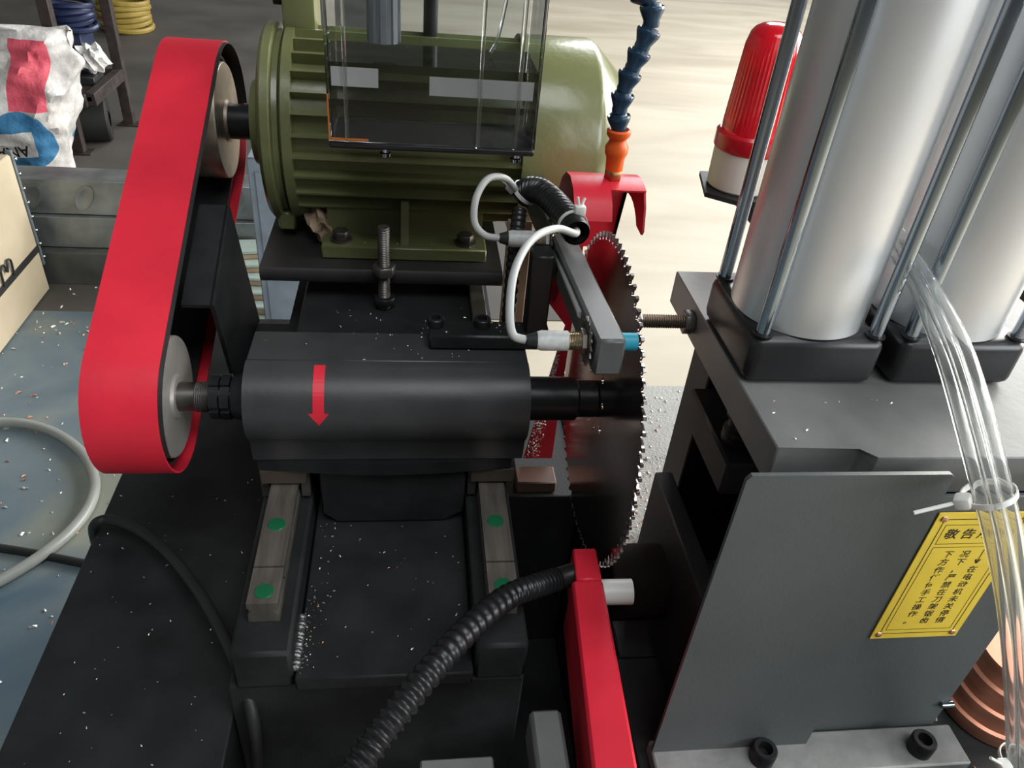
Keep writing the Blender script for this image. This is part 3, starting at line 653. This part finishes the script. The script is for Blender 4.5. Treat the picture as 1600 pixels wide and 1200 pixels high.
# ================================================================== RED COOLANT ARM, CORRUGATED HOSE
ra = thing('nozzle_arm', 'red rectangular arm in front of the blade holding a hose', 'arm', (.18, .40, .75))
MB().prism([(.151, .20), (.196, .20), (.213, .555), (.178, .555)], .752, .832, 'z', bev=.003).build('bar', REDD if False else RED, ra)
MB().prism([(.184, .5555), (.2125, .5555), (.2145, .602), (.187, .602)], .768, .831, 'z', bev=.002).build('tip_block', RED, ra)
MB().cyl((.2135, .575-.022, .812), (.248, .573-.022, .814), .0142, 28).build('white_fitting', WHITEP, ra)
MB().prism(hexpts((.345, .800), .018, 10), .199, .210, 'x', bev=.001).build('bolt_head', CHROME, ra)
MB().box(.118, .1495, .20, .424, .752, .800, .004).build('support_bar', mat('grey_bar2', (.17, .175, .17), .45), ra)
for p, q in (((.12, .20, .34), (.20, .26, .7515)),): MB().box(p[0], q[0], p[1], q[1], p[2], q[2], .002).build('arm_post', BLACK, ra)
hz = spline([(.188, .578, .815), (.165, .570, .815), (.140, .556, .822), (.105, .530, .838), (.065, .480, .862), (.030, .430, .878), (-.002, .387, .880), (-.030, .352, .872), (-.055, .318, .855), (-.08, .27, .81), (-.10, .22, .70), (-.11, .20, .55)], 44)
props(MB().tube(hz, .014, 18, rf=lambda k: .0128 if k < 40 else .0122+.0016*math.sin(k*.72)).build('corrugated_hose', CONDUIT), 'thick black corrugated hose curving from the red arm', 'hose')
fb = thing('cross_plate', 'grey machined plate end at the bottom edge', 'plate', (.05, .36, .60))
MB().box(.012, .082, .15, .393, .760, .775, .002).build('plate', MATS['grey_bar2'], fb)
MB().box(.02, .075, .16, .20, .331, .7595, .002).build('post', BLACK, fb)
wk = thing('round_bar', 'dark brown round bar end behind the red arm', 'round bar', (.27, .585, .73))
MB().lathe([(0, 0), (0, .043), (.002, .045), (.0662, .045), (.0662, 0)], (.2335, .600, .772), (1, 0, 0), 40).build('bar', mat('dark_brown_metal', (.010, .007, .006), .75, 0, spec=.1), wk)

# ================================================================== COPPER STACK (right)
cpx, cpy = .700, .475
ck = thing('copper_slug', 'copper coloured stepped round slug behind the panel', 'copper slug', (cpx, cpy, .6805))
MB().lathe([(0, 0), (0, .060), (.003, .062), (.020, .062), (.022, .058), (.046, .058), (.048, .054), (.075, .054), (.078, .050), (.105, .050), (.107, 0)], (cpx, cpy, .6805), (0, 0, 1), 56).build('slug', COPPER, ck)

# ================================================================== CABLES ON DECK AND FLOOR
P = [at(150, 850, z=.60), at(147, 822, z=.70), at(170, 812, z=.715), at(215, 828, z=.715), at(262, 865, z=.715), at(310, 925, z=.72), at(352, 1000, z=.725), at(385, 1080, z=.715), at(400, 1160, z=.66), at(402, 1260, z=.50)]
props(MB().tube(spline(P, 10), .0068, 12).build('power_cable', RUBBER), 'black cable arching over the left deck into the pit', 'cable')
P = [at(-60, 848, z=.012), at(0, 856, z=.012), at(60, 866, z=.012), at(130, 880, z=.012), at(240, 900, z=.012)]
props(MB().tube(spline(P, 8), .010, 10).build('floor_cable', RUBBER), 'black cable lying straight on the blue floor', 'cable')
P = [at(*p, z=.022) for p in ((-60, 668), (0, 660), (50, 664), (95, 681), (132, 712), (148, 752), (140, 790), (112, 828), (72, 862), (30, 890), (-40, 930))]
props(MB().tube(spline(P, 10), .0135, 14).build('floor_hose', HOSEC), 'milky clear hose curved on the blue floor', 'hose')

# ================================================================== BACKGROUND, LEFT
cr_ = thing('cream_crate', 'cream coloured crate with black strap and edge studs', 'crate', (-1.5, 2.3, 0))
MB().box(-1.95, -1.283, 1.85, 2.62, .005, .50, .006).build('crate_body', CREAMBOX, cr_)
MB().box(-1.2829, -1.2805, 1.80, 2.63, .155, .180, .001).build('strap', RUBBER, cr_)
MB().tube(spline([(-1.278, 2.335, .175), (-1.275, 2.335, .225), (-1.275, 2.36, .235), (-1.276, 2.375, .205), (-1.275, 2.39, .235), (-1.275, 2.41, .225), (-1.278, 2.41, .175)], 6), .004, 8).build('buckle', RUBBER, cr_)
MB().box(-1.30, -1.279, 2.6205, 2.632, .10, .51, .002).build('edge_rail', mat('edge_rail_grey', (.12, .14, .15), .5), cr_)
stud = meshof(MB().sphere((0, 0, 0), .007, u=10, v=6), 'edge_stud', CHROME)
for k in range(8): inst('edge_stud', stud, cr_, (-1.277, 2.629, .13+.05*k))

def cchannel(lab, x0, x1, y, z, h, dpt, m, lips=True, holes=0):
    t = thing('steel_channel', lab, 'steel channel', ((x0+x1)/2, y, z), 'steel channels on the floor')
    b = MB(); th = .006
    pf = [(y, z), (y+dpt, z), (y+dpt, z+th), (y+th, z+th), (y+th, z+h-th), (y+dpt, z+h-th), (y+dpt, z+h), (y, z+h)]
    b.prism(pf, x0, x1, 'x', bev=.0015).build('channel', m, t)
    if holes:
        dn = meshof(MB().lathe([(0, 0), (0, .030), (.003, .034), (.004, .030), (.001, .022), (.001, 0)], (0, 0, 0), (0, -1, 0), 20), 'dimple', m)
        for k in range(holes):
            o = inst('dimple', dn, t, (x1-.10-k*.17, y-.0001, z+h*.5), (0, math.radians(30), 0)); o.scale = (.8, 1, 1.5)
    return t
cchannel('dented shiny steel channel on top of the stack', -2.1, -.35, 2.72, .252, .125, .12, GALV, holes=8)
cchannel('plain grey steel channel in the middle of the stack', -2.0, -.30, 2.70, .133, .115, .14, GALV)
cchannel('dirty dark steel channel lying on the floor', -1.9, -.25, 2.66, .0045, .125, .18, GALVD)

pads = 6
for k in range(pads):
    t = thing('insulation_pad', f'pale green pad with brown edge, {["lowest", "second from the bottom", "third from the bottom", "third from the top", "second from the top", "topmost"][k]} of its stack', 'pad', (-.48, 2.5, .005), 'pale green pads')
    a = [2, -3, 4, -2, 6, 8][k]*math.pi/180; y0 = 2.37+.045*k; z0 = .0055+.031*k
    M = Matrix.Translation((-.52, y0, z0)) @ Matrix.Rotation(a, 4, 'Z')
    MB().box(-.16, .20, 0, .105, 0, .018, .004, M).build('core', PADB, t); MB().box(-.16, .20, 0, .105, .0185, .030, .004, M).build('top_layer', PADG, t)
cb_ = thing('grey_cabinet', 'blue grey metal box standing behind the motor plate', 'box', (-.30, 2.3, .006))
MB().box(-.470, -.16, 2.25, 2.42 if False else 2.38, .005, .66, .004).build('body', CABG, cb_)
MB().box(-.45, -.18, 2.247, 2.2495, .05, .62, .002).build('door_panel', CABG, cb_)
pbm = MB(); bm = pbm.b
q = bmesh.ops.create_icosphere(bm, subdivisions=3, radius=1)['verts']; rnd = random.Random(3)
for v in q:
    k = .75+.35*math.sin(v.co.x*5+v.co.y*3)*math.cos(v.co.z*4+v.co.x*2)
    v.co = Vector((-.128+v.co.x*.026*k, 1.075+v.co.y*.038*k, 1.0085+v.co.z*.026*k))
props(pbm.build('crumpled_paper', mat('kraft_paper', (.36, .26, .18), .7, var=.2, scale=60), smooth=False), 'crumpled brown paper scrap on the motor plate corner', 'paper')

# sack
def sack(lab, c, wd, dp, ht, lean, m, seed, print_=False):
    b = bmesh.new(); nu, nv = 72, 56; rnd = random.Random(seed); ph = [rnd.uniform(0, 6.28) for _ in range(6)]; grid_ = []
    for j in range(nv+1):
        v = j/nv; row = []
        th = dp*(math.sin(math.pi*min(1, .08+v*.92))**.55)*(1-.25*v)+.012; hw = wd/2*(1-.10*math.cos(v*3.1)-.06*v)
        for i in range(nu):
            a = 2*math.pi*i/nu; cx = math.copysign(abs(math.cos(a))**.55, math.cos(a)); sy_ = math.copysign(abs(math.sin(a))**.75, math.sin(a))
            wr = .012*math.sin(9*v+4*a+ph[0])+.010*math.sin(17*v-3*a+ph[1])*v+.008*math.sin(5*a+23*v+ph[2])*v
            pn = Vector((cx*hw*7+seed, sy_*th*7, v*ht*7)); cw_ = (1-abs(noise.noise(pn))*2.2)*.030*(.25+v)+(1-abs(noise.noise(pn*2.3))*2)*.012
            row.append(b.verts.new((c[0]+cx*hw+wr+lean[0]*v+cx*cw_*.5, c[1]+sy_*(th/2)*(1+wr*4)+wr+sy_*cw_+lean[1]*v, c[2]+v*ht*(1+.015*math.sin(a*3)*v))))
        grid_.append(row)
    for j in range(nv):
        for i in range(nu): b.faces.new((grid_[j][i], grid_[j][(i+1) % nu], grid_[j+1][(i+1) % nu], grid_[j+1][i]))
    b.faces.new(grid_[0][::-1]); b.faces.new(grid_[-1])
    t = thing('paper_sack', lab, 'sack', c); mb = MB(); mb.b.free(); mb.b = b; mb.build('bag', m, t); return t
def sack_material():
    m = bpy.data.materials.new('printed_sack'); m.use_nodes = True; nt = m.node_tree; N = nt.nodes; L = nt.links; b = N['Principled BSDF']
    tc = N.new('ShaderNodeTexCoord'); sx_ = N.new('ShaderNodeSeparateXYZ'); L.new(tc.outputs['Object'], sx_.inputs[0])
    def mth(op, a, c):
        n = N.new('ShaderNodeMath'); n.operation = op
        for i, q in enumerate((a, c)):
            if isinstance(q, (int, float)): n.inputs[i].default_value = q
            else: L.new(q, n.inputs[i])
        return n.outputs[0]
    X, Z = sx_.outputs[0], sx_.outputs[2]
    dx, dz = mth('SUBTRACT', X, .10), mth('SUBTRACT', Z, .20)
    r2 = mth('ADD', mth('MULTIPLY', dx, dx), mth('MULTIPLY', dz, dz)); circ_ = mth('LESS_THAN', r2, .125**2)
    slash = mth('LESS_THAN', mth('ABSOLUTE', mth('ADD', mth('SUBTRACT', Z, .175), mth('MULTIPLY', X, -.12)), 0), .055)
    circ_ = mth('MULTIPLY', circ_, mth('SUBTRACT', 1, mth('MULTIPLY', slash, mth('LESS_THAN', X, .15))))
    band_ = mth('MULTIPLY', mth('LESS_THAN', mth('ABSOLUTE', mth('SUBTRACT', X, mth('ADD', mth('MULTIPLY', mth('SINE', mth('MULTIPLY', Z, 14), 0), .018), .165)), 0), .075), mth('MULTIPLY', mth('GREATER_THAN', Z, .325), mth('LESS_THAN', Z, .60)))
    nz = N.new('ShaderNodeTexNoise'); nz.inputs['Scale'].default_value = 9; nz.inputs['Detail'].default_value = 6; L.new(tc.outputs['Object'], nz.inputs[0])
    cr = N.new('ShaderNodeValToRGB'); cr.color_ramp.elements[0].color = (.33, .31, .29, 1); cr.color_ramp.elements[1].color = (.62, .61, .59, 1); cr.color_ramp.elements[0].position = .3; cr.color_ramp.elements[1].position = .6
    L.new(nz.outputs[0], cr.inputs[0]); src = cr.outputs[0]
    for fac, colr in ((band_, (.62, .09, .13, 1)), (circ_, (.04, .17, .33, 1))):
        mx = N.new('ShaderNodeMix'); mx.data_type = 'RGBA'; L.new(fac, mx.inputs[0]); L.new(src, mx.inputs[6]); mx.inputs[7].default_value = colr; src = mx.outputs[2]
    L.new(src, b.inputs['Base Color']); b.inputs['Roughness'].default_value = .55
    bp = N.new('ShaderNodeBump'); bp.inputs['Strength'].default_value = .5; bp.inputs['Distance'].default_value = .03; n2 = N.new('ShaderNodeTexNoise'); n2.inputs['Scale'].default_value = 11; n2.inputs['Detail'].default_value = 4
    L.new(tc.outputs['Object'], n2.inputs[0]); L.new(n2.outputs[0], bp.inputs['Height']); L.new(bp.outputs[0], b.inputs['Normal'])
    return m
sk = sack('white paper sack with pink band and blue circle', (-1.765, 3.66, .006), .47, .28, .635, (.10, .05), sack_material(), 4)
me = text_bm('ANAIL', .065, 0, .001); me.transform(Matrix.Translation((.055, -.190, .175)) @ Matrix.Rotation(math.radians(-8), 4, 'Y') @ Matrix.Rotation(math.pi/2, 4, 'X') @ Matrix.Rotation(math.pi, 4, 'Z'))
me.materials.append(INK); o = bpy.data.objects.new('print_lettering', me); COL.objects.link(o); o.parent = sk

rk = thing('storage_rack', 'brown steel rack with a low shelf behind the sack', 'rack', (-1.9, 4.3, 0))
for x, y in ((-1.51, 4.43), (-1.62, 3.98), (-2.4, 4.43), (-2.35, 3.98)):
    b = MB().box(x-.025, x+.025, y-.025, y+.025, .0045, 1.1, .003).build('leg', BROWN, rk)
    MB().box(x-.05, x+.06, y-.04, y+.04, .0045, .012, .001).build('foot_pad', BROWN, b)
MB().box(-2.42, -1.50, 3.96, 4.45, .26, .285, .003).build('shelf', BROWN, rk)
MB().box(-2.42, -1.52, 3.93, 3.955, .24, .30, .003).build('shelf_beam', BROWN, rk)
MB().box(-1.53, -1.485, 3.96, 4.40, .24, .30, .003).build('shelf_beam', BROWN, rk)
MB().box(-2.45, -1.48, 3.9, 4.47, 1.1005, 1.14, .004).build('table_top', mat('rack_top_wood', (.34, .27, .19), .65, var=.2), rk)
def bin_(lab, x, y, z, w_, d_, h_):
    t = thing('plastic_bin', lab, 'bin', (x, y, z), 'blue plastic bins')
    b = MB(); th = .008
    b.box(x-w_/2, x+w_/2, y-d_/2, y+d_/2, z, z+th, .001); b.box(x-w_/2, x+w_/2, y-d_/2, y-d_/2+th, z, z+h_*.65, .001); b.box(x-w_/2, x+w_/2, y+d_/2-th, y+d_/2, z, z+h_, .001)
    b.box(x-w_/2, x-w_/2+th, y-d_/2, y+d_/2, z, z+h_, .001); b.box(x+w_/2-th, x+w_/2, y-d_/2, y+d_/2, z, z+h_, .001); b.build('bin_shell', BINB, t)
    MB().box(x-.04, x+.04, y-d_/2-.004, y-d_/2-.0005, z+.02, z+.06, .001).build('label_holder', mat('navy_label', (.03, .05, .12), .5), t)
bin_('blue open bin on the rack shelf beside the sack', -1.745, 4.12, .2855, .17, .22, .13)
bin_('blue open bin at the back of the rack shelf', -1.99, 4.22, .2855, .2, .24, .16)
wbm = MB(); q = bmesh.ops.create_icosphere(wbm.b, subdivisions=3, radius=1)['verts']
for v in q:
    k = .8+.35*math.sin(v.co.x*6+v.co.z*4)*math.cos(v.co.y*5+v.co.x*3); v.co = Vector((-1.55+v.co.x*.085*k, 4.20+v.co.y*.08*k, .395+v.co.z*.075*k))
props(wbm.build('plastic_bag', PAPER, smooth=False), 'crumpled white plastic bag on the rack shelf end', 'bag')
tb = thing('tool_box', 'dark tool box on the shelf below the white bag', 'box', (-1.56, 4.2, .2855))
MB().box(-1.64, -1.535, 4.13, 4.27, .2855, .325, .004).build('body', RUBBER, tb)
def coil(lab, c, R_, r_, n, m, name='hose_coil'):
    t = thing(name, lab, 'hose coil', c)
    for k in range(n):
        ang = k*.9; rr = R_*(1+.04*math.sin(k*2.1)); cx, cy = c[0]+.012*math.cos(ang*3), c[1]+.012*math.sin(ang*2)
        P = [(cx+rr*math.cos(2*math.pi*i/40), cy+rr*math.sin(2*math.pi*i/40), c[2]+r_+k*r_*1.75+.006*math.sin(2*math.pi*i/40*2+k)) for i in range(41)]
        MB().tube(P, r_, 8, cap=False).build('loop', m, t)
coil('dark blue hose coil stacked on the rack shelf', (-1.66, 4.33, .50), .105, .014, 5, HOSEB)
bx_ = thing('carton', 'dark blue carton under the blue hose coil', 'carton', (-1.72, 4.33, .2855)); MB().box(-1.785, -1.60, 4.25, 4.43, .2855, .497, .004).build('carton_body', mat('navy_carton', (.02, .03, .07), .6), bx_); MB().box(-1.72, -1.66, 4.2485, 4.2498, .2855, .497, 0).build('tape', RUBBER, bx_)
coil('yellow hose coil lying on the floor behind the rack', (-2.12, 6.55, .006), .17, .02, 6, HOSEY)
ty = thing('rubber_roll', 'black rubber roll on the floor behind the sack', 'roll', (-1.46, 3.95, .006))
MB().lathe([(0, .04), (0, .100), (.01, .108), (.20, .108), (.21, .100), (.21, .04)], (-1.72, 4.12, .115), (1, .25, 0), 32).build('roll', mat('dull_black_rubber', (.008, .008, .008), .7), ty)
tb2 = thing('floor_bracket', 'grey angled sheet bracket on the crate top at left edge', 'bracket', (-1.62, 2.55, .505))
MB().box(-1.50, -1.36, 2.30, 2.50, .5015, .506, .001).build('base_sheet', GALV, tb2)
MB().box(-1.365, -1.36, 2.30, 2.50, .5065, .60, .001).build('upright_sheet', GALV, tb2)

# ================================================================== BACKGROUND, RIGHT
P = [at(*p, z=.02) for p in ((1520, 620), (1560, 545), (1585, 522), (1640, 515), (1680, 540), (1640, 560), (1590, 570), (1570, 600), (1560, 660))]
props(MB().tube(spline(P, 8), .013, 10).build('red_hose', PINKH), 'red hose looped on the floor beyond the clamp', 'hose')
cx = at(1596, 505, z=0)
bk = thing('dark_case', 'dark case standing on the floor at the right edge', 'case', (cx.x+.35, cx.y+.2, 0))
MB().box(cx.x-.02, cx.x+.7, cx.y, cx.y+.4, .005, .16, .01).build('case_body', RUBBER, bk)
MB().box(cx.x+.0, cx.x+.66, cx.y+.02, cx.y+.38, .1605, .19, .008).build('case_lid', mat('yellow_lid', (.55, .35, .06), .5), bk)
wc = thing('white_case', 'white panel behind the dark case at the right edge', 'panel', (cx.x+.3, cx.y+.7, 0))
MB().box(cx.x-.1, cx.x+.7, cx.y+.6, cx.y+.64, .005, .55, .006).build('panel', mat('white_panel', (.8, .8, .78), .5), wc)
MB().box(cx.x-.1, cx.x+.7, cx.y+.56, cx.y+.5985, .005, .06, .004).build('foot_rail', MATS['white_panel'], wc)

# ================================================================== METAL CHIPS
chips('floor_chips', 'tiny metal chips scattered on the blue floor', [(-1.6, -.43, .8, 2.4, .0042, 420, .010), (-1.3, -.43, 2.3, 2.64, .0042, 60, .010)], seed=2, wt=.25)
chips('machine_chips', 'tiny metal chips scattered over the black machine tops', [(-.415, -.2, .4, .9, .6803, 60, .0024), (-.115, .068, .5, .72, .7573, 45, .0024), (-.115, -.09, .5, .72, .7573, 34, .0018), (-.115, -.105, .5, .60, .7573, 46, .0015), (-.18, .13, .744, .80, .9918, 26, .0026), (-.12, .1, .83, .97, .9302, 40, .003), (.03, .13, .768, .80, 1.0122, 14, .0024), (.31, .66, .465, .54, 1.1022, 14, .0026), (-.12, .10, 1.02, 1.06, 1.0003, 12, .0024)], seed=3, wt=.15)
chips('bed_chips', 'dense metal chips covering the grey bed plate', [(.265, .56, .62, .92, .6903, 1500, .0032), (.3, .58, .9, 1.1, .6903, 110, .005)], seed=4, wt=.1)
chips('front_bed_chips', 'few metal chips on the dark bed by the copper slug', [(.58, .75, .36, .46, .6803, 26, .0035)], seed=6, wt=.4)
